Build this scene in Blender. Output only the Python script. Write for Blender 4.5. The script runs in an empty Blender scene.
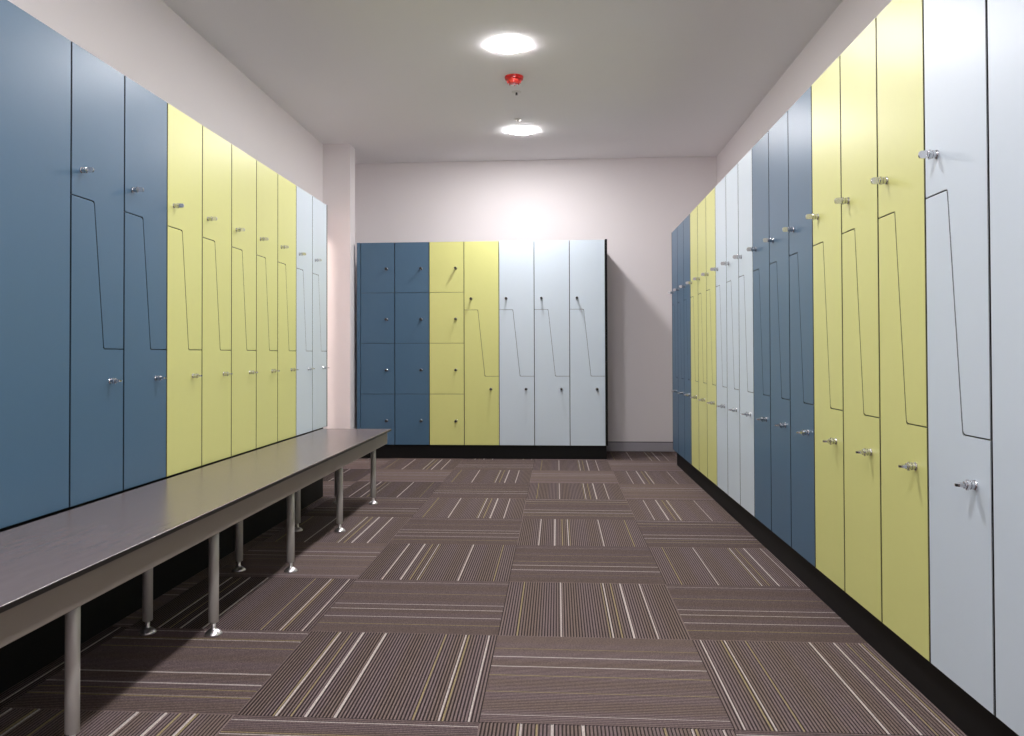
import bpy, bmesh, math, random
from mathutils import Matrix, Vector
PI = math.pi
random.seed(7)
SC = bpy.context.scene
COL = SC.collection

# ------------------------------------------------------------------ camera
CAM_H = 0.8991
yaw, pitch, roll = 0.0729, 0.0147, -0.0031
F_PX, CX, CY = 811.0, 498.1, 341.7
cy_, sy_ = math.cos(yaw), math.sin(yaw)
cp, sp = math.cos(pitch), math.sin(pitch)
cr, sr = math.cos(roll), math.sin(roll)
x1 = Vector((cy_, sy_, 0)); y1 = Vector((-sy_, cy_, 0)); z1 = Vector((0, 0, 1))
fwd = cp*y1 + sp*z1
z2 = -sp*y1 + cp*z1
right = cr*x1 + sr*z2
up = -sr*x1 + cr*z2
cam = bpy.data.cameras.new('camera')
cam.sensor_width = 36; cam.lens = F_PX/1024*36
cam.shift_x = (512-CX)/1024; cam.shift_y = (CY-368)/1024
cam.clip_start = 0.02; cam.clip_end = 60
cam_o = bpy.data.objects.new('camera', cam); COL.objects.link(cam_o)
M3 = Matrix((right, up, -fwd)).transposed()
cam_o.matrix_world = Matrix.Translation((0, 0, CAM_H)) @ M3.to_4x4()
SC.camera = cam_o

# ------------------------------------------------------------------ world, exposure
w = bpy.data.worlds.new('world'); SC.world = w; w.use_nodes = True
w.node_tree.nodes['Background'].inputs[0].default_value = (0.6, 0.65, 0.7, 1)
w.node_tree.nodes['Background'].inputs[1].default_value = 0.05
SC.view_settings.view_transform = 'Standard'
SC.view_settings.look = 'None'
SC.view_settings.gamma = 1.0
SC.view_settings.use_curve_mapping = False
SC.view_settings.exposure = 0.0
LAMP_STRENGTH = 252.0
LAMP_COLOR = (1.0, 0.970, 0.982)
ADDED_GLOW_W = 460.0  # strength of the added warm lamp
SC.cycles.max_bounces = 16
SC.cycles.diffuse_bounces = 10

# ------------------------------------------------------------------ helpers
def lin(c):
    c = c/255.0
    return c/12.92 if c <= 0.04045 else ((c+0.055)/1.055)**2.4
def rgb(r, g, b): return (lin(r), lin(g), lin(b), 1)

def nmat(name):
    m = bpy.data.materials.new(name); m.use_nodes = True
    nt = m.node_tree
    return m, nt, nt.nodes['Principled BSDF']

def plain(name, col, rough=0.5, metal=0.0, spec=0.5, nscale=0, namp=0.0, bump=0.0, bscale=200, stretch=None):
    m, nt, b = nmat(name)
    b.inputs['Base Color'].default_value = col
    b.inputs['Roughness'].default_value = rough
    b.inputs['Metallic'].default_value = metal
    b.inputs['Specular IOR Level'].default_value = spec
    tc = nt.nodes.new('ShaderNodeTexCoord')
    mp = nt.nodes.new('ShaderNodeMapping')
    nt.links.new(tc.outputs['Object'], mp.inputs[0])
    if stretch: mp.inputs['Scale'].default_value = stretch
    if namp:
        n = nt.nodes.new('ShaderNodeTexNoise'); n.inputs['Scale'].default_value = nscale
        n.inputs['Detail'].default_value = 4
        nt.links.new(mp.outputs[0], n.inputs['Vector'])
        mr = nt.nodes.new('ShaderNodeMapRange')
        mr.inputs[3].default_value = 1-namp; mr.inputs[4].default_value = 1+namp
        nt.links.new(n.outputs['Fac'], mr.inputs[0])
        vm = nt.nodes.new('ShaderNodeVectorMath'); vm.operation = 'SCALE'
        vm.inputs[0].default_value = col[:3]
        nt.links.new(mr.outputs[0], vm.inputs['Scale'])
        nt.links.new(vm.outputs[0], b.inputs['Base Color'])
    if bump:
        n2 = nt.nodes.new('ShaderNodeTexNoise'); n2.inputs['Scale'].default_value = bscale
        nt.links.new(mp.outputs[0], n2.inputs['Vector'])
        bp = nt.nodes.new('ShaderNodeBump'); bp.inputs['Strength'].default_value = bump
        bp.inputs['Distance'].default_value = 0.001
        nt.links.new(n2.outputs['Fac'], bp.inputs['Height'])
        nt.links.new(bp.outputs[0], b.inputs['Normal'])
    return m

M = {
 'blue':   plain('blue_laminate', rgb(71, 104, 131), 0.36, spec=0.6, nscale=30, namp=0.02, bump=0.15, bscale=260),
 'yellow': plain('yellow_laminate', rgb(216, 217, 138), 0.36, spec=0.6, nscale=30, namp=0.015, bump=0.15, bscale=260),
 'white':  plain('ice_white_laminate', rgb(205, 218, 229), 0.36, spec=0.6, nscale=30, namp=0.01, bump=0.15, bscale=260),
 'black':  plain('black_board', rgb(12, 11, 12), 0.6, spec=0.25, nscale=12, namp=0.1),
 'wall':   plain('white_wall_paint', rgb(238, 233, 234), 0.75, nscale=3, namp=0.01, bump=0.1, bscale=120),
 'ceil':   plain('white_ceiling_paint', rgb(246, 245, 247), 0.85, nscale=2, namp=0.01),
 'skirt':  plain('grey_skirting', rgb(168, 165, 172), 0.4, nscale=10, namp=0.03),
 'chrome': plain('chrome', rgb(205, 205, 208), 0.16, metal=1.0, nscale=20, namp=0.02),
 'steel':  plain('satin_steel', rgb(196, 193, 188), 0.5, metal=0.35, nscale=60, namp=0.03, stretch=(1, 1, 0.05)),
 'foot':   plain('polished_foot', rgb(232, 228, 230), 0.34, metal=1.0, nscale=20, namp=0.02),
 'apron':  plain('powder_coated_grey', rgb(150, 142, 134), 0.42, metal=0.3, nscale=20, namp=0.03),
 'core':   plain('black_laminate_core', rgb(20, 17, 17), 0.4, nscale=20, namp=0.1),
 'top':    plain('grey_brown_laminate', rgb(112, 100, 99), 0.27, spec=0.75, nscale=9, namp=0.12, bump=0.12, bscale=60, stretch=(6, 1, 6)),
 'trim':   plain('white_plastic', rgb(232, 230, 228), 0.4, nscale=20, namp=0.01),
 'red':    plain('red_plastic', rgb(190, 34, 30), 0.3, nscale=20, namp=0.03),
 'redlens':plain('clear_red_lens', rgb(226, 70, 60), 0.12, nscale=20, namp=0.03),
 'dark':   plain('dark_metal', rgb(60, 58, 58), 0.4, metal=0.6, nscale=20, namp=0.03),
 'door':   plain('white_painted_door', rgb(225, 220, 214), 0.5, nscale=4, namp=0.01),
}
def emis(name, col, s):
    m, nt, b = nmat(name)
    b.inputs['Base Color'].default_value = (0.9, 0.9, 0.9, 1)
    b.inputs['Emission Color'].default_value = (*col, 1)
    b.inputs['Emission Strength'].default_value = s
    return m
M['lamp'] = emis('lamp_diffuser', LAMP_COLOR, LAMP_STRENGTH)

def link(name, bm, mat, parent=None, smooth=False, loc=None):
    me = bpy.data.meshes.new(name)
    bmesh.ops.recalc_face_normals(bm, faces=bm.faces[:])
    bm.to_mesh(me); bm.free()
    if isinstance(mat, (list, tuple)):
        for x in mat: me.materials.append(x)
    else: me.materials.append(mat)
    if smooth:
        for p in me.polygons: p.use_smooth = True
    o = bpy.data.objects.new(name, me); COL.objects.link(o)
    if parent: o.parent = parent
    if loc: o.location = loc
    return o
def box_bm(x0, x1, y0, y1, z0, z1, bevel=0.0, bm=None, seg=1):
    bm = bm or bmesh.new()
    r = bmesh.ops.create_cube(bm, size=1)
    for v in r['verts']:
        v.co = Vector(((x0+x1)/2+v.co.x*(x1-x0), (y0+y1)/2+v.co.y*(y1-y0), (z0+z1)/2+v.co.z*(z1-z0)))
    if bevel:
        es = list({e for v in r['verts'] for e in v.link_edges})
        bmesh.ops.bevel(bm, geom=es, offset=bevel, segments=seg, affect='EDGES')
    return bm
def lathe_bm(prof, n=28, axis='Z', bm=None, origin=(0, 0, 0)):
    """prof: list of (radius, height); closed with caps where radius > 0."""
    bm = bm or bmesh.new()
    O = Vector(origin); rings = []
    def pt(r, h, a):
        if axis == 'Z': return O+Vector((r*math.cos(a), r*math.sin(a), h))
        return O+Vector((r*math.cos(a), -h, r*math.sin(a)))      # axis -Y
    for r, h in prof:
        if r < 1e-6: rings.append([bm.verts.new(pt(0, h, 0))])
        else: rings.append([bm.verts.new(pt(r, h, 2*PI*k/n)) for k in range(n)])
    for a, b in zip(rings, rings[1:]):
        if len(a) == 1 and len(b) == 1: continue
        for k in range(n):
            k2 = (k+1) % n
            if len(a) == 1: bm.faces.new((a[0], b[k], b[k2]))
            elif len(b) == 1: bm.faces.new((a[k], b[0], a[k2]))
            else: bm.faces.new((a[k], b[k], b[k2], a[k2]))
    if len(rings[0]) > 1: bm.faces.new(rings[0])
    if len(rings[-1]) > 1: bm.faces.new(rings[-1])
    return bm
def smooth_angle(o, deg=35):
    me = o.data
    for p in me.polygons: p.use_smooth = True
    bm = bmesh.new(); bm.from_mesh(me)
    for e in bm.edges:
        if len(e.link_faces) == 2 and e.calc_face_angle(0) > math.radians(deg): e.smooth = False
    bm.to_mesh(me); bm.free()
def empty(name, loc, rz=0.0):
    o = bpy.data.objects.new(name, None); COL.objects.link(o)
    o.location = loc; o.rotation_euler = (0, 0, rz); o.empty_display_size = 0.1
    return o
def tag(o, label, cat, group=None):
    o['label'] = label; o['category'] = cat
    if group: o['group'] = group
    return o
def struct(name, bm, mat, label=None):
    o = link(name, bm, mat); o['kind'] = 'structure'
    if label: o['label'] = label
    return o
def copy_tree(o, parent=None):
    c = o.copy(); COL.objects.link(c); c.parent = parent
    for ch in o.children: copy_tree(ch, c)
    return c

# ------------------------------------------------------------------ room
XL_W, XR_W, Y_BACK, Y_FRONT, H_C = -1.995, 1.460, 7.521, -4.2, 2.6965
OP0, OP1, OP_H = 6.30, 6.70, 2.12            # unseen opening added in the left wall, sized to aim warm light at the nib
AX = -3.6                                    # far side of the added passage behind that opening
T = 0.12
COL_X, COL_Y, COL_Y2 = -1.757, 6.79, 6.955
# walls as slabs with thickness
struct('wall_back', box_bm(AX-T, XR_W+T, Y_BACK, Y_BACK+T, 0, H_C), M['wall'])
struct('wall_right', box_bm(XR_W, XR_W+T, Y_FRONT, Y_BACK, 0, H_C), M['wall'])
struct('wall_front', box_bm(AX-T, XR_W+T, Y_FRONT-T, Y_FRONT, 0, H_C), M['wall'])
bm = box_bm(XL_W-T, XL_W, Y_FRONT, OP0, 0, H_C)
box_bm(XL_W-T, XL_W, OP0, OP1, OP_H, H_C, bm=bm)
box_bm(XL_W-T, XL_W, OP1, COL_Y, 0, H_C, bm=bm)
struct('wall_left', bm, M['wall'])
struct('trim_1', box_bm(XL_W-T, COL_X, COL_Y, COL_Y2, 0, H_C, bm=box_bm(XL_W-T, XL_W, COL_Y2, Y_BACK, 0, H_C)), M['wall'], 'white wall nib standing out in the far left corner')  # stub behind the nib is unseen, added to block the warm lamp's light
bm = box_bm(AX-T, AX, 4.2, Y_BACK, 0, H_C)
box_bm(AX, XL_W-T, 4.2-T, 4.2, 0, H_C, bm=bm)
struct('wall_added_passage', bm, M['wall'])  # unseen passage, added to house the warm lamp
bm = box_bm(AX-T, XR_W+T, Y_FRONT-T, Y_BACK+T, H_C, H_C+0.1)
struct('ceiling', bm, M['ceil'])

def skirting(name, x0, x1, y0, y1):
    bm = box_bm(x0, x1, y0, y1, 0, 0.082, bevel=0.002)
    struct(name, bm, M['skirt'])
def skirt_shadow(name, x0, x1, y0, y1):
    struct(name, box_bm(x0, x1, y0, y1, 0.0822, 0.0885), M['core'])
skirting('baseboard_back', 0.43, XR_W-0.001, Y_BACK-0.011, Y_BACK)
skirt_shadow('skirt_shadow_gap', 0.43, XR_W-0.001, Y_BACK-0.008, Y_BACK)  # black strip standing in for the shadow line above the skirting
skirting('baseboard_right', XR_W-0.011, XR_W, 6.66, Y_BACK-0.012)
skirting('baseboard_left', XL_W, XL_W+0.011, OP1+0.005, COL_Y-0.001)
skirting('baseboard_column', XL_W+0.012, COL_X, COL_Y-0.011, COL_Y)

# ---- carpet tiles: one continuous floor, every tile a ribbed mesh patch with its own turn and stripe layout
TX, TY, TT = -0.1941, 2.5959, 0.6113
def carpet_mat(name, lines):
    m, nt, b = nmat(name)
    N = nt.nodes.new; L = nt.links.new
    uv = N('ShaderNodeUVMap'); uv.uv_map = 'uv'
    sep = N('ShaderNodeSeparateXYZ'); L(uv.outputs[0], sep.inputs[0])
    tc = N('ShaderNodeTexCoord')
    # ribs
    mul = N('ShaderNodeMath'); mul.operation = 'MULTIPLY'; mul.inputs[1].default_value = RIBS
    L(sep.outputs[0], mul.inputs[0])
    fr = N('ShaderNodeMath'); fr.operation = 'FRACT'; L(mul.outputs[0], fr.inputs[0])
    rr = N('ShaderNodeValToRGB'); rr.color_ramp.interpolation = 'LINEAR'
    e = rr.color_ramp.elements
    dark, lite = rgb(52, 44, 45), rgb(122, 107, 107)
    e[0].position = 0.0; e[0].color = dark; e[1].position = 0.33; e[1].color = dark
    for p, c in ((0.42, lite), (0.92, lite), (0.99, dark)):
        x = e.new(p); x.color = c
    L(fr.outputs[0], rr.inputs[0])
    # broad bands, warmer and cooler yarn
    bn = N('ShaderNodeTexNoise'); bn.inputs['Scale'].default_value = 1.0; bn.inputs['Detail'].default_value = 0
    mp = N('ShaderNodeMapping'); mp.inputs['Scale'].default_value = (9, 0.01, 1); L(uv.outputs[0], mp.inputs[0]); L(mp.outputs[0], bn.inputs['Vector'])
    warm = N('ShaderNodeMix'); warm.data_type = 'RGBA'; warm.blend_type = 'MULTIPLY'
    wr = N('ShaderNodeMapRange'); wr.inputs[1].default_value = 0.42; wr.inputs[2].default_value = 0.6
    L(bn.outputs['Fac'], wr.inputs[0]); L(wr.outputs[0], warm.inputs[0])
    L(rr.outputs[0], warm.inputs[6]); warm.inputs[7].default_value = (0.96, 0.95, 0.85, 1)
    # yarn speckle
    sn = N('ShaderNodeTexNoise'); sn.inputs['Scale'].default_value = 260; sn.inputs['Detail'].default_value = 3
    L(tc.outputs['Object'], sn.inputs['Vector'])
    sm = N('ShaderNodeMapRange'); sm.inputs[1].default_value = 0.3; sm.inputs[2].default_value = 0.7
    sm.inputs[3].default_value = 0.72; sm.inputs[4].default_value = 1.28
    L(sn.outputs['Fac'], sm.inputs[0])
    # accent yarns
    ar = N('ShaderNodeValToRGB'); ar.color_ramp.interpolation = 'CONSTANT'
    e = ar.color_ramp.elements
    e[0].position = 0; e[0].color = (0, 0, 0, 0)
    first = True
    W = {'w': (*rgb(188, 178, 174)[:3], 1), 'g': (*rgb(152, 138, 106)[:3], 0.95), 'p': (*rgb(170, 160, 158)[:3], 0.7)}
    for c, k in sorted(lines):
        c = (math.floor(c*RIBS)+0.67)/RIBS
        hw = 0.0040 if k == 'w' else 0.0037
        if first: x = e[1]; x.position = c-hw; first = False
        else: x = e.new(c-hw)
        x.color = W[k]
        y = e.new(c+hw); y.color = (0, 0, 0, 0)
    L(sep.outputs[0], ar.inputs[0])
    mx = N('ShaderNodeMix'); mx.data_type = 'RGBA'
    L(ar.outputs['Alpha'], mx.inputs[0]); L(warm.outputs[2], mx.inputs[6]); L(ar.outputs['Color'], mx.inputs[7])
    fin = N('ShaderNodeVectorMath'); fin.operation = 'SCALE'
    L(mx.outputs[2], fin.inputs[0]); L(sm.outputs[0], fin.inputs['Scale'])
    L(fin.outputs[0], b.inputs['Base Color'])
    b.inputs['Roughness'].default_value = 0.95; b.inputs['Specular IOR Level'].default_value = 0.1
    return m
RIBS = 66
CA = [(0.10, 'g'), (0.324, 'w'), (0.588, 'g'), (0.605, 'w'), (0.642, 'g'), (0.705, 'w'), (0.83, 'w')]
CB = [(0.035, 'w'), (0.150, 'g'), (0.165, 'w'), (0.27, 'g'), (0.59, 'w'), (0.71, 'w'), (0.77, 'g'), (0.83, 'w'), (0.845, 'g')]
CC = [(0.064, 'w'), (0.29, 'g'), (0.48, 'g'), (0.58, 'w'), (0.703, 'w'), (0.807, 'g')]
CD = [(0.05, 'w'), (0.30, 'g'), (0.50, 'w'), (0.60, 'w'), (0.74, 'w'), (0.85, 'g')]
cmats = [carpet_mat('carpet_a', CA), carpet_mat('carpet_b', CB), carpet_mat('carpet_c', CC), carpet_mat('carpet_d', CD)]
# (pattern, flipped) seen in the photograph, tile by tile
KNOWN = {(0, 0): (0, 0), (0, 2): (0, 1), (-1, -1): (1, 1), (1, -1): (1, 0), (0, -1): (2, 0), (-1, 0): (3, 1),
         (1, 0): (3, 1), (-1, 1): (0, 1), (-2, 0): (1, 1), (1, 5): (0, 1), (0, -2): (1, 1), (-2, -2): (1, 0), (0, 4): (0, 0), (1, 1): (0, 0), (1, 3): (0, 1), (-1, 3): (0, 0)}
def tile_grid():
    bm = bmesh.new(); uvl = bm.loops.layers.uv.new('uv')
    RH = 0.0016
    for i in range(-6, 3):
        for j in range(-12, 9):
            ox, oy = TX+i*TT, TY+j*TT
            longi = (i+j) % 2 == 0
            rnd = random.Random(i*91+j*17+5)
            pat, fl = KNOWN.get((i, j), (rnd.choice((0, 0, 1)) if longi else rnd.choice((2, 3, 1)), rnd.random() < 0.5))
            near = -4 <= i <= 2 and -3 <= j <= 7
            def P(s, t, z):
                return (ox+s*TT, oy+t*TT, z) if longi else (ox+t*TT, oy+s*TT, z)
            seq = []
            if near:
                for k in range(RIBS):
                    a = k/RIBS
                    for q, z in ((0.0, -RH), (0.34, -RH), (0.42, 0), (0.92, 0), (1.0, -RH)):
                        if q == 1.0 and k < RIBS-1: continue
                        seq.append((a+q/RIBS, z))
            else: seq = [(0, 0), (1, 0)]
            va = [bm.verts.new(P(s, 0.0, z)) for s, z in seq]
            vb = [bm.verts.new(P(s, 1.0, z)) for s, z in seq]
            for k in range(len(seq)-1):
                vs = (va[k], va[k+1], vb[k+1], vb[k])
                co = ((seq[k][0], 0), (seq[k+1][0], 0), (seq[k+1][0], 1), (seq[k][0], 1))
                if not longi: vs = vs[::-1]; co = co[::-1]
                f = bm.faces.new(vs); f.material_index = pat
                for lp, (s, t) in zip(f.loops, co):
                    lp[uvl].uv = (1-s if fl else s, t)
    return bm
bm = tile_grid()
me = bpy.data.meshes.new('floor'); bm.to_mesh(me); bm.free()
for m_ in cmats: me.materials.append(m_)
fl_o = bpy.data.objects.new('floor', me); COL.objects.link(fl_o); fl_o['kind'] = 'structure'
struct('floor_slab', box_bm(AX-T, XR_W+T, Y_FRONT-T, Y_BACK+T, -0.12, -0.004), M['dark'])

# ------------------------------------------------------------------ locks (pointing along -Y)
def lock_mesh(vertical):
    prof = [(0, 0), (0.0122, 0), (0.0122, 0.0025), (0.0112, 0.0040), (0.0096, 0.0040), (0.0096, 0.0078), (0.0108, 0.0085), (0.0108, 0.0118),
            (0.0092, 0.0125), (0.0092, 0.0165), (0.0104, 0.0172), (0.0104, 0.0205), (0.0085, 0.0215), (0.0085, 0.0250), (0, 0.0250)]
    bm = lathe_bm(prof, 20, 'Y')
    # raised stops on the collar
    for dx, dz in ((0, 0.0112), (0, -0.0112), (0.0112, 0)):
        box_bm(dx-0.0016, dx+0.0016, -0.0205, -0.0150, dz-0.0016, dz+0.0016, 0.0004, bm=bm)
    # turn handle: flat rounded paddle with chamfered tip
    hw, th, L0, L1 = 0.0102, 0.0052, 0.0225, 0.0435
    pts = [(-0.0078, L0), (0.0078, L0), (hw, L0+0.004)]
    for k in range(7):
        a = k/6*PI
        pts.append((hw*math.cos(a)*0.98, L1-0.006+0.006*math.sin(a)))
    pts.append((-hw, L0+0.004))
    lo = []; hi = []
    for s, y in pts:
        t = th*(1.0 if y < L1-0.006 else 0.62)
        if vertical:
            lo.append(bm.verts.new((-t, -y, s))); hi.append(bm.verts.new((t, -y, s)))
        else:
            lo.append(bm.verts.new((s, -y, -t))); hi.append(bm.verts.new((s, -y, t)))
    bm.faces.new(lo[::-1]); bm.faces.new(hi)
    for k in range(len(pts)):
        k2 = (k+1) % len(pts)
        bm.faces.new((lo[k], lo[k2], hi[k2], hi[k]))
    bmesh.ops.recalc_face_normals(bm, faces=bm.faces[:])
    me = bpy.data.meshes.new('lock'); bm.to_mesh(me); bm.free(); me.materials.append(M['chrome'])
    for p in me.polygons: p.use_smooth = True
    bm = bmesh.new(); bm.from_mesh(me)
    for e in bm.edges:
        if len(e.link_faces) == 2 and e.calc_face_angle(0) > math.radians(32): e.smooth = False
    bm.to_mesh(me); bm.free()
    return me
LOCK_V, LOCK_H = lock_mesh(True), lock_mesh(False)
# the small round knob locks of the far bank
def knob_mesh():
    prof = [(0, 0), (0.0125, 0), (0.0125, 0.002), (0.0085, 0.004), (0.0075, 0.020), (0.0105, 0.022), (0.0115, 0.030), (0.0105, 0.038), (0.007, 0.0405), (0, 0.0405)]
    bm = lathe_bm(prof, 20, 'Y')
    box_bm(-0.0012, 0.0012, -0.043, -0.040, -0.007, 0.007, 0.0004, bm=bm)
    me = bpy.data.meshes.new('lock'); bmesh.ops.recalc_face_normals(bm, faces=bm.faces[:]); bm.to_mesh(me); bm.free(); me.materials.append(M['chrome']); me.materials.append(M['dark'])
    for p in me.polygons:
        if p.center.y < -0.0375: p.material_index = 1  # chrome end darkened by material, in place of a dark reflection
    return me
KNOB = knob_mesh()

# ------------------------------------------------------------------ doors
def offset_poly(pts, d):
    """inset a CCW polygon by d (mitred)."""
    n = len(pts); out = []
    for k in range(n):
        p0, p1, p2 = Vector(pts[k-1]), Vector(pts[k]), Vector(pts[(k+1) % n])
        e1 = (p1-p0).normalized(); e2 = (p2-p1).normalized()
        n1 = Vector((-e1.y, e1.x)); n2 = Vector((-e2.y, e2.x))
        bis = (n1+n2); bis.normalize()
        out.append(p1+bis*(d/max(0.2, bis.dot(n1))))
    return out
def round_corners(pts, idx_r):
    out = []; n = len(pts)
    for k in range(n):
        r = idx_r.get(k, 0)
        p0, p1, p2 = pts[k-1], pts[k], pts[(k+1) % n]
        if r <= 0: out.append(p1.copy()); continue
        a = (p0-p1).normalized(); b = (p2-p1).normalized()
        ang = math.acos(max(-1, min(1, a.dot(b))))
        t = r/math.tan(ang/2)
        A, B = p1+a*t, p1+b*t
        for q in range(6):
            u = q/5
            out.append((1-u)**2*A+2*u*(1-u)*p1+u*u*B)
    return out
DOOR_T = 0.018
def slab(name, pts, mat, parent):
    bm = bmesh.new()
    f = bm.faces.new([bm.verts.new((p.x, 0, p.y)) for p in pts])
    r = bmesh.ops.extrude_face_region(bm, geom=[f])
    vs = [v for v in r['geom'] if isinstance(v, bmesh.types.BMVert)]
    for v in vs: v.co.y += DOOR_T
    front = [e for e in bm.edges if all(abs(v.co.y) < 1e-6 for v in e.verts)]
    bmesh.ops.bevel(bm, geom=front, offset=0.0011, segments=2, affect='EDGES')
    o = link(name, bm, [mat, M['core']], parent)
    zs = [v.co.z for v in o.data.vertices]; zlo, zhi = min(zs), max(zs)
    for p in o.data.polygons:                 # compact laminate: coloured face, black core showing on the cut edges
        if abs(p.normal.y) < 0.3 and (name == 'door' or not (p.center.z < zlo+0.002 or p.center.z > zhi-0.002)): p.material_index = 1
    return o
def add_lock(door, me, x, z, name='lock', sc=1.0):
    o = bpy.data.objects.new(name, me); COL.objects.link(o); o.parent = door; o.location = (x, 0, z); o.scale = (sc, 1.0 if sc > 0.85 else 0.92, sc)
    return o

def locker_proto(color, W, H, depth, kind, A=None, B=None, U=None, Lk=None, gap=0.0030, zgap=0.0013, knob=False, side_gap=0.0):
    """root at the lower left front corner, front looking to -Y."""
    root = empty('locker', (0, 0, 0))
    bm = box_bm(0.001, W-0.001, DOOR_T+0.001, depth, 0, H-0.001)
    link('carcass', bm, M['black'], root)
    mat = M[color]
    g = gap
    if kind == 'z':
        up_ = [(0, A[1]), (A[0], A[1]), (B[0], B[1]), (W, B[1]), (W, H), (0, H)]
        lo_ = [(0, 0), (W, 0), (W, B[1]), (B[0], B[1]), (A[0], A[1]), (0, A[1])]
        def shrink(poly, rr):
            q = offset_poly(poly, zgap)
            for v in q:                       # wider shadow gap at the sides, flush top and bottom
                if v.x < zgap*1.5: v.x = g
                if v.x > W-zgap*1.5: v.x = W-g
            return round_corners(q, rr)
        d1 = slab('upper_door', shrink(up_, {1: 0.010, 2: 0.012}), mat, root)
        d2 = slab('lower_door', shrink(lo_, {3: 0.010, 4: 0.012}), mat, root)
        sc = 1.0 if knob else (0.92 if H > 1.5 else 0.78)
        add_lock(d1, KNOB if knob else LOCK_V, *U, sc=sc); add_lock(d2, KNOB if knob else LOCK_H, *Lk, sc=sc)
    else:
        n = 4
        for k in range(n):
            z0, z1 = H*k/n, H*(k+1)/n
            q = [Vector(p) for p in ((g, z0+zgap), (W-g, z0+zgap), (W-g, z1-zgap), (g, z1-zgap))]
            d = slab('door', q, mat, root)
            add_lock(d, KNOB, W*0.765, (z0+z1)/2-0.012)
    return root
FULL = dict(A=(0.117, 1.160), B=(0.178, 0.586), U=(0.067, 1.256), Lk=(0.232, 0.480))
SHORT = dict(A=(0.123, 0.943), B=(0.180, 0.477), U=(0.052, 1.027), Lk=(0.217, 0.373))
def place(proto, used, loc, rz, label, group, cat='locker'):
    o = proto if not used else copy_tree(proto)
    o.location = loc; o.rotation_euler = (0, 0, rz)
    tag(o, label, cat, group)
    return o

def row(protos, items, origin, step, rz, group):
    used = {}
    for k, (c, label) in enumerate(items):
        key = c
        loc = (origin[0]+step[0]*k, origin[1]+step[1]*k, origin[2])
        place(protos[key], used.get(key, False), loc, rz, label, group)
        used[key] = True

# right bank, front faces -X, from the far end towards the camera
XR, YR, WR, ZR, HR = 0.9232, 6.606, 0.3, 0.1245, 1.7465
pr = {c: locker_proto(c, WR, HR, 0.50, 'z', gap=0.0036, **FULL) for c in ('blue', 'yellow', 'white')}
items = []
fam = [('blue', 'blue', 'farthest blue'), ('yellow', 'yellow', 'farther yellow'), ('white', 'ice white', 'ice white'),
       ('blue', 'blue', 'nearer blue'), ('yellow', 'yellow', 'nearer yellow')]
ends = [
 ['blue two-door locker at the far end of the right bank, first from the back wall',
  'middle one of the three far blue lockers in the right bank',
  'blue right-bank locker joining the far group of yellow lockers'],
 ['yellow right-bank locker right beside the far blue lockers',
  'middle one of the three far yellow lockers in the right bank',
  'far-group yellow right-bank locker joining the white lockers'],
 ['white right-bank locker beside the far group of yellow lockers',
  'middle one of the three white lockers standing together in the right bank',
  'white right-bank locker beside the nearer blue lockers'],
 ['nearer-group blue right-bank locker touching the white lockers',
  'middle one of the three nearer blue lockers in the right bank',
  'blue right-bank locker beside the nearer large yellow lockers'],
 ['nearer-group yellow right-bank locker touching the blue lockers',
  'middle one of the three large nearer yellow lockers in the right bank',
  'large yellow right-bank locker beside the nearest white locker'],
]
for (c, _, _), ls in zip(fam, ends):
    for l in ls: items.append((c, l))
items.append(('white', 'nearest white right-bank locker with z-shaped doors, beside the plain white panel'))
row(pr, items, (XR, YR, ZR), (0, -WR), -PI/2, 'lockers of the right bank')
yend = YR-16*WR
def panel(name, color, loc, rz, Wd, H, depth, label):
    root = empty(name, loc, rz)
    link('carcass', box_bm(0.001, Wd-0.001, DOOR_T+0.001, depth, 0, H-0.001), M['black'], root)
    slab('front_panel', [Vector(p) for p in ((0.0042, 0.0019), (Wd-0.003, 0.0019), (Wd-0.003, H-0.0019), (0.0042, H-0.0019))], M[color], root)
    return tag(root, label, 'cabinet')
panel('cabinet', 'white', (XR, yend, ZR), -PI/2, 0.72, HR, 0.50, 'plain white full-height cabinet front without lock at the right edge of view')
def plinth(x0, x1, y0, y1, h, label):
    return tag(link('plinth', box_bm(x0, x1, y0, y1, 0, h, 0.001), M['black']), label, 'plinth')
plinth(0.9532, XR_W-0.03, yend-0.72, YR, ZR-0.0005, 'long black kick plinth under the right bank of lockers')
tag(link('end_panel', box_bm(XR+0.001, XR+0.50, YR+0.0005, YR+0.0185, ZR, ZR+HR), M['black']), 'black panel closing the far end of the right locker bank', 'panel')

# left bank, front faces +X, from the camera towards the back
XL, WL, ZL, HL = -1.4597, 0.302, 0.4410, 1.4079
YL = 5.055
pl = {c: locker_proto(c, WL, HL, 0.53, 'z', gap=0.0030, **SHORT) for c in ('blue', 'yellow', 'white')}
items = [
 ('blue', 'blue left-bank locker beside the wide plain blue panel, above the bench'),
 ('blue', 'blue left-bank locker beside the yellow lockers, above the bench'),
 ('yellow', 'yellow left-bank locker touching the blue lockers, above the bench'),
 ('yellow', 'second yellow left-bank locker from the blue ones'),
 ('yellow', 'middle one of the five yellow lockers in the left bank'),
 ('yellow', 'fourth yellow left-bank locker from the blue ones'),
 ('yellow', 'last yellow left-bank locker, touching the white ones'),
 ('white', 'white left-bank locker touching the yellow lockers'),
 ('white', 'white locker at the far end of the left bank'),
]
YL0 = YL-9*WL
row(pl, items, (XL, YL0, ZL), (0, WL), PI/2, 'lockers of the left bank')
panel('cabinet', 'blue', (XL, YL0-1.2, ZL), PI/2, 1.2, HL, 0.53, 'wide plain blue cabinet front without lock at the left edge of view')
plinth(XL-0.53, XL-0.018, YL0-1.2, YL-0.02, ZL-0.0005, 'tall black base under the left lockers behind the bench')
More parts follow.
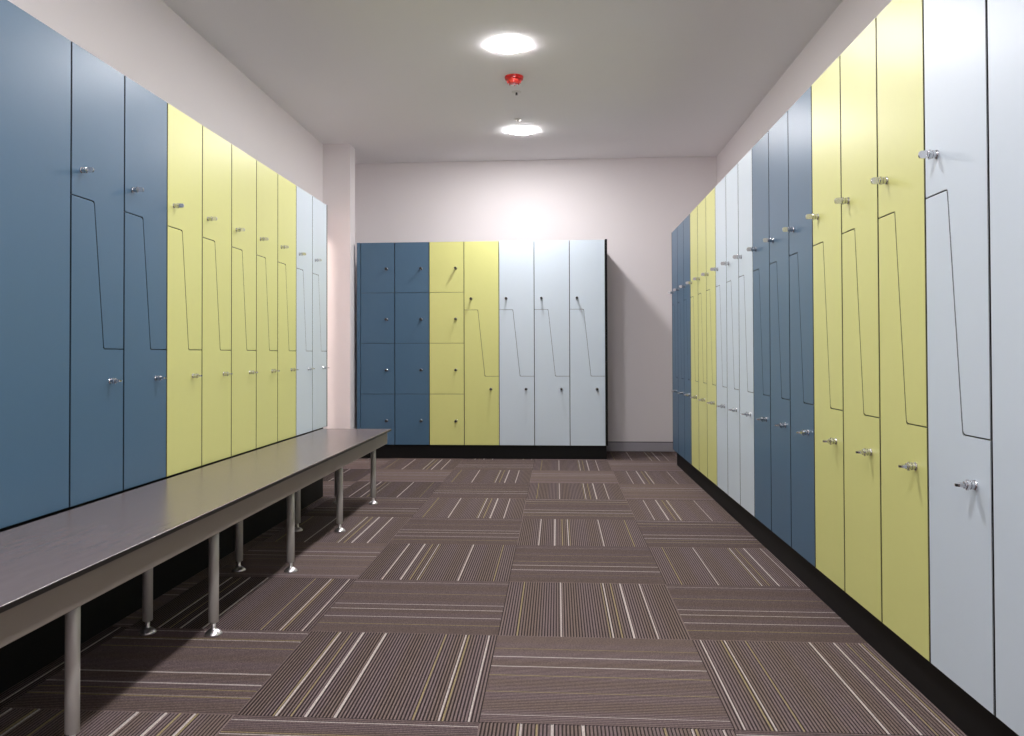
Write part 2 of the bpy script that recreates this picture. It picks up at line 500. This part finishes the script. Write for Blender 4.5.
tag(link('end_panel', box_bm(XL-0.53, XL-0.001, YL+0.0005, YL+0.0165, ZL, ZL+HL), M['black']), 'thin black panel closing the far end of the left locker bank', 'panel')

# far bank, faces the camera
YB, XB, WB, ZB, HB = 6.903, -1.697, 0.3003, 0.118, 1.744
DB = Y_BACK-YB-0.004
pb = {'bb': locker_proto('blue', WB, HB, DB, 'box', gap=0.0028), 'yb': locker_proto('yellow', WB, HB, DB, 'box', gap=0.0028)}
FB = dict(A=(0.119, 1.156), B=(0.178, 0.588), U=(0.062, 1.251), Lk=(0.229, 0.479))
pb['yz'] = locker_proto('yellow', WB, HB, DB, 'z', gap=0.0028, knob=True, **FB)
pb['wz'] = locker_proto('white', WB, HB, DB, 'z', gap=0.0028, knob=True, **FB)
items = [
 ('bb', 'outer left blue stack of four box doors against the back wall, beside the corner column'),
 ('bb', 'blue stack of four box doors touching the yellow box doors in the back bank'),
 ('yb', 'yellow stack of four box doors in the back bank'),
 ('yz', 'yellow z-door locker in the back bank, between yellow boxes and white lockers'),
 ('wz', 'white back-bank locker touching the yellow locker'),
 ('wz', 'middle one of the three white lockers in the back bank'),
 ('wz', 'white locker at the right end of the back bank, beside bare wall'),
]
row(pb, items, (XB, YB, ZB), (WB, 0), 0, 'lockers of the back bank')
tag(link('filler_strip', box_bm(XB-0.031, XB-0.0015, YB, YB+0.4, ZB, ZB+HB, 0.001), M['blue']), 'narrow blue filler strip left of the back bank', 'panel')
xe = XB+7*WB
tag(link('end_panel', box_bm(xe+0.0005, xe+0.0185, YB-0.001, Y_BACK-0.002, ZB, ZB+HB+0.004), M['black']), 'black side panel at the right end of the back bank', 'panel')
plinth(XB-0.031, xe+0.008, YB+0.03, Y_BACK-0.012, ZB-0.0005, 'black kick plinth under the back bank of lockers')

# ------------------------------------------------------------------ bench
BH, BX0, BX1, BY0, BY1 = 0.440, -1.443, -1.017, 0.45, 4.92
bench = empty('bench', ((BX0+BX1)/2, (BY0+BY1)/2, 0))
tag(bench, 'long grey-brown bench on round metal legs in front of the left lockers', 'bench')
ox, oy = bench.location.x, bench.location.y
def lb(x0, x1, y0, y1, z0, z1, bev=0): return box_bm(x0-ox, x1-ox, y0-oy, y1-oy, z0, z1, bev)
o = link('seat', lb(BX0, BX1, BY0, BY1, BH-0.0135, BH, 0.0012), [M['top'], M['core']], bench)
for p in o.data.polygons:
    if p.normal.z < 0.6: p.material_index = 1
# frame: rails along the front and back edges and cross rails
AZ0, AZ1 = 0.351, BH-0.0138
bm = lb(BX1-0.046, BX1-0.022, BY0+0.03, BY1-0.014, AZ0, AZ1, 0.002)
for (a, b) in ((BX0+0.022, BX0+0.046),):
    box_bm(a-ox, b-ox, BY0+0.03-oy, BY1-0.014-oy, AZ0, AZ1, 0.002, bm=bm)
LEGY = [4.81, 4.06, 3.30, 2.545, 1.783, 1.02]
for y in [BY1-0.027, BY0+0.043]:
    box_bm(BX0+0.046-ox, BX1-0.046-ox, y-0.012-oy, y+0.012-oy, AZ0, AZ1, 0.002, bm=bm)
for y in LEGY[1:]:
    box_bm(BX0+0.046-ox, BX1-0.046-ox, y-0.012-oy, y+0.012-oy, AZ0+0.035, AZ1, 0.002, bm=bm)
link('frame', bm, M['apron'], bench)
def leg_me():
    bm = lathe_bm([(0, 0.040), (0.0145, 0.040), (0.016, 0.0415), (0.016, AZ1-0.0005), (0, AZ1-0.0005)], 28)
    me = bpy.data.meshes.new('leg'); bmesh.ops.recalc_face_normals(bm, faces=bm.faces[:]); bm.to_mesh(me); bm.free(); me.materials.append(M['steel'])
    for p in me.polygons: p.use_smooth = abs(p.normal.z) < 0.9
    return me
def foot_me():
    bm = lathe_bm([(0, 0.0005), (0.0265, 0.0005), (0.0275, 0.0025), (0.0265, 0.0055), (0.021, 0.0115), (0.0135, 0.0165), (0.0085, 0.019), (0.0070, 0.024), (0.0070, 0.0405), (0, 0.0405)], 28)
    me = bpy.data.meshes.new('foot'); bmesh.ops.recalc_face_normals(bm, faces=bm.faces[:]); bm.to_mesh(me); bm.free(); me.materials.append(M['foot'])
    for p in me.polygons: p.use_smooth = True
    return me
LM, FM = leg_me(), foot_me()
for y in LEGY:
    for x in (-1.105, -1.325):
        lg = bpy.data.objects.new('leg', LM); COL.objects.link(lg); lg.parent = bench; lg.location = (x-ox, y-oy, 0)
        ft = bpy.data.objects.new('foot', FM); COL.objects.link(ft); ft.parent = lg

# ------------------------------------------------------------------ ceiling fittings
def downlight(y, label, group='round ceiling downlights', x=-0.277):
    root = empty('downlight', (x, y, H_C))
    tag(root, label, 'ceiling light', group)
    o = link('rim', lathe_bm([(0.1068, -0.0005), (0.1120, -0.0005), (0.1115, -0.002), (0.1095, -0.003), (0.1068, -0.003)], 48), M['trim'], root)
    bm = o.data
    smooth_angle(o)
    d = link('diffuser', lathe_bm([(0, -0.001), (0.1065, -0.001), (0.1065, -0.0055), (0.101, -0.0085), (0.05, -0.0098), (0, -0.0102)], 48), M['lamp'], root)
    smooth_angle(d)
    return root
downlight(6.50, 'round lit ceiling light nearest the back wall')
downlight(4.69, 'round lit ceiling light in front of the red alarm, the larger one')
downlight(2.88, 'round ceiling light above the aisle beside the middle of the bench')
downlight(1.07, 'round ceiling light above the camera position')
downlight(-0.74, 'round ceiling light behind the camera, second from the entrance')
downlight(-2.55, 'unseen ceiling light far behind the camera, added for ambient light')  # added out of view to lift the bounced light

al = empty('fire_alarm', (-0.273, 5.235, H_C))
tag(al, 'red fire alarm beacon on the ceiling between the two lights', 'alarm')
o = link('base', lathe_bm([(0, -0.0005), (0.060, -0.0005), (0.061, -0.006), (0.058, -0.020), (0.052, -0.024), (0, -0.024)], 36), M['red'], al); smooth_angle(o)
o = link('lens', lathe_bm([(0, -0.0242), (0.046, -0.0242), (0.045, -0.031), (0.040, -0.040), (0.027, -0.047), (0, -0.049)], 8), M['redlens'], al)
bm = bmesh.new()
for k in range(8):
    a = 2*PI*k/8
    b2 = box_bm(-0.002, 0.002, -0.003, 0.003, -0.046, -0.0245)
    for v in b2.verts:
        x, y, z = v.co; x += 0.0465-(abs(z)-0.0245)*0.25
        v.co = Vector((x*math.cos(a)-y*math.sin(a), x*math.sin(a)+y*math.cos(a), z))
    mt = bpy.data.meshes.new('tmp'); b2.to_mesh(mt); b2.free(); bm.from_mesh(mt); bpy.data.meshes.remove(mt)
link('cage', bm, M['red'], al)

sp_ = empty('sprinkler', (-0.272, 5.54, H_C))
tag(sp_, 'small sprinkler head in the ceiling just behind the red alarm', 'sprinkler')
o = link('escutcheon', lathe_bm([(0, -0.0005), (0.034, -0.0005), (0.033, -0.003), (0.012, -0.006), (0, -0.006)], 28), M['trim'], sp_); smooth_angle(o)
bm = lathe_bm([(0, -0.0062), (0.007, -0.0062), (0.007, -0.014), (0.004, -0.016), (0.004, -0.019), (0.009, -0.0195), (0.009, -0.021), (0, -0.021)], 16)
link('nozzle', bm, M['dark'], sp_)
sd = empty('ceiling_sensor', (-0.294, 6.19, H_C))
tag(sd, 'tiny white ceiling sensor just in front of the farthest light', 'sensor')
o = link('housing', lathe_bm([(0, -0.0005), (0.026, -0.0005), (0.026, -0.004), (0.018, -0.009), (0, -0.010)], 28), M['trim'], sd); smooth_angle(o)
link('lens', lathe_bm([(0, -0.0102), (0.006, -0.0102), (0.004, -0.014), (0, -0.015)], 12), M['dark'], sd)

# unseen warm lamp added beyond the left bank for the glow in the corner
pls = empty('downlight', (-2.50, 5.4, H_C)); tag(pls, 'unseen warm light added beyond the left lockers for the corner glow', 'ceiling light')
o = link('rim', lathe_bm([(0.103, -0.0005), (0.120, -0.0005), (0.112, -0.007), (0.103, -0.003)], 40), M['trim'], pls)
M['warm'] = emis('added_warm_diffuser', (1.0, 0.80, 0.70), ADDED_GLOW_W)
link('diffuser', lathe_bm([(0, -0.001), (0.1045, -0.001), (0.1045, -0.009), (0, -0.012)], 40), M['warm'], pls)
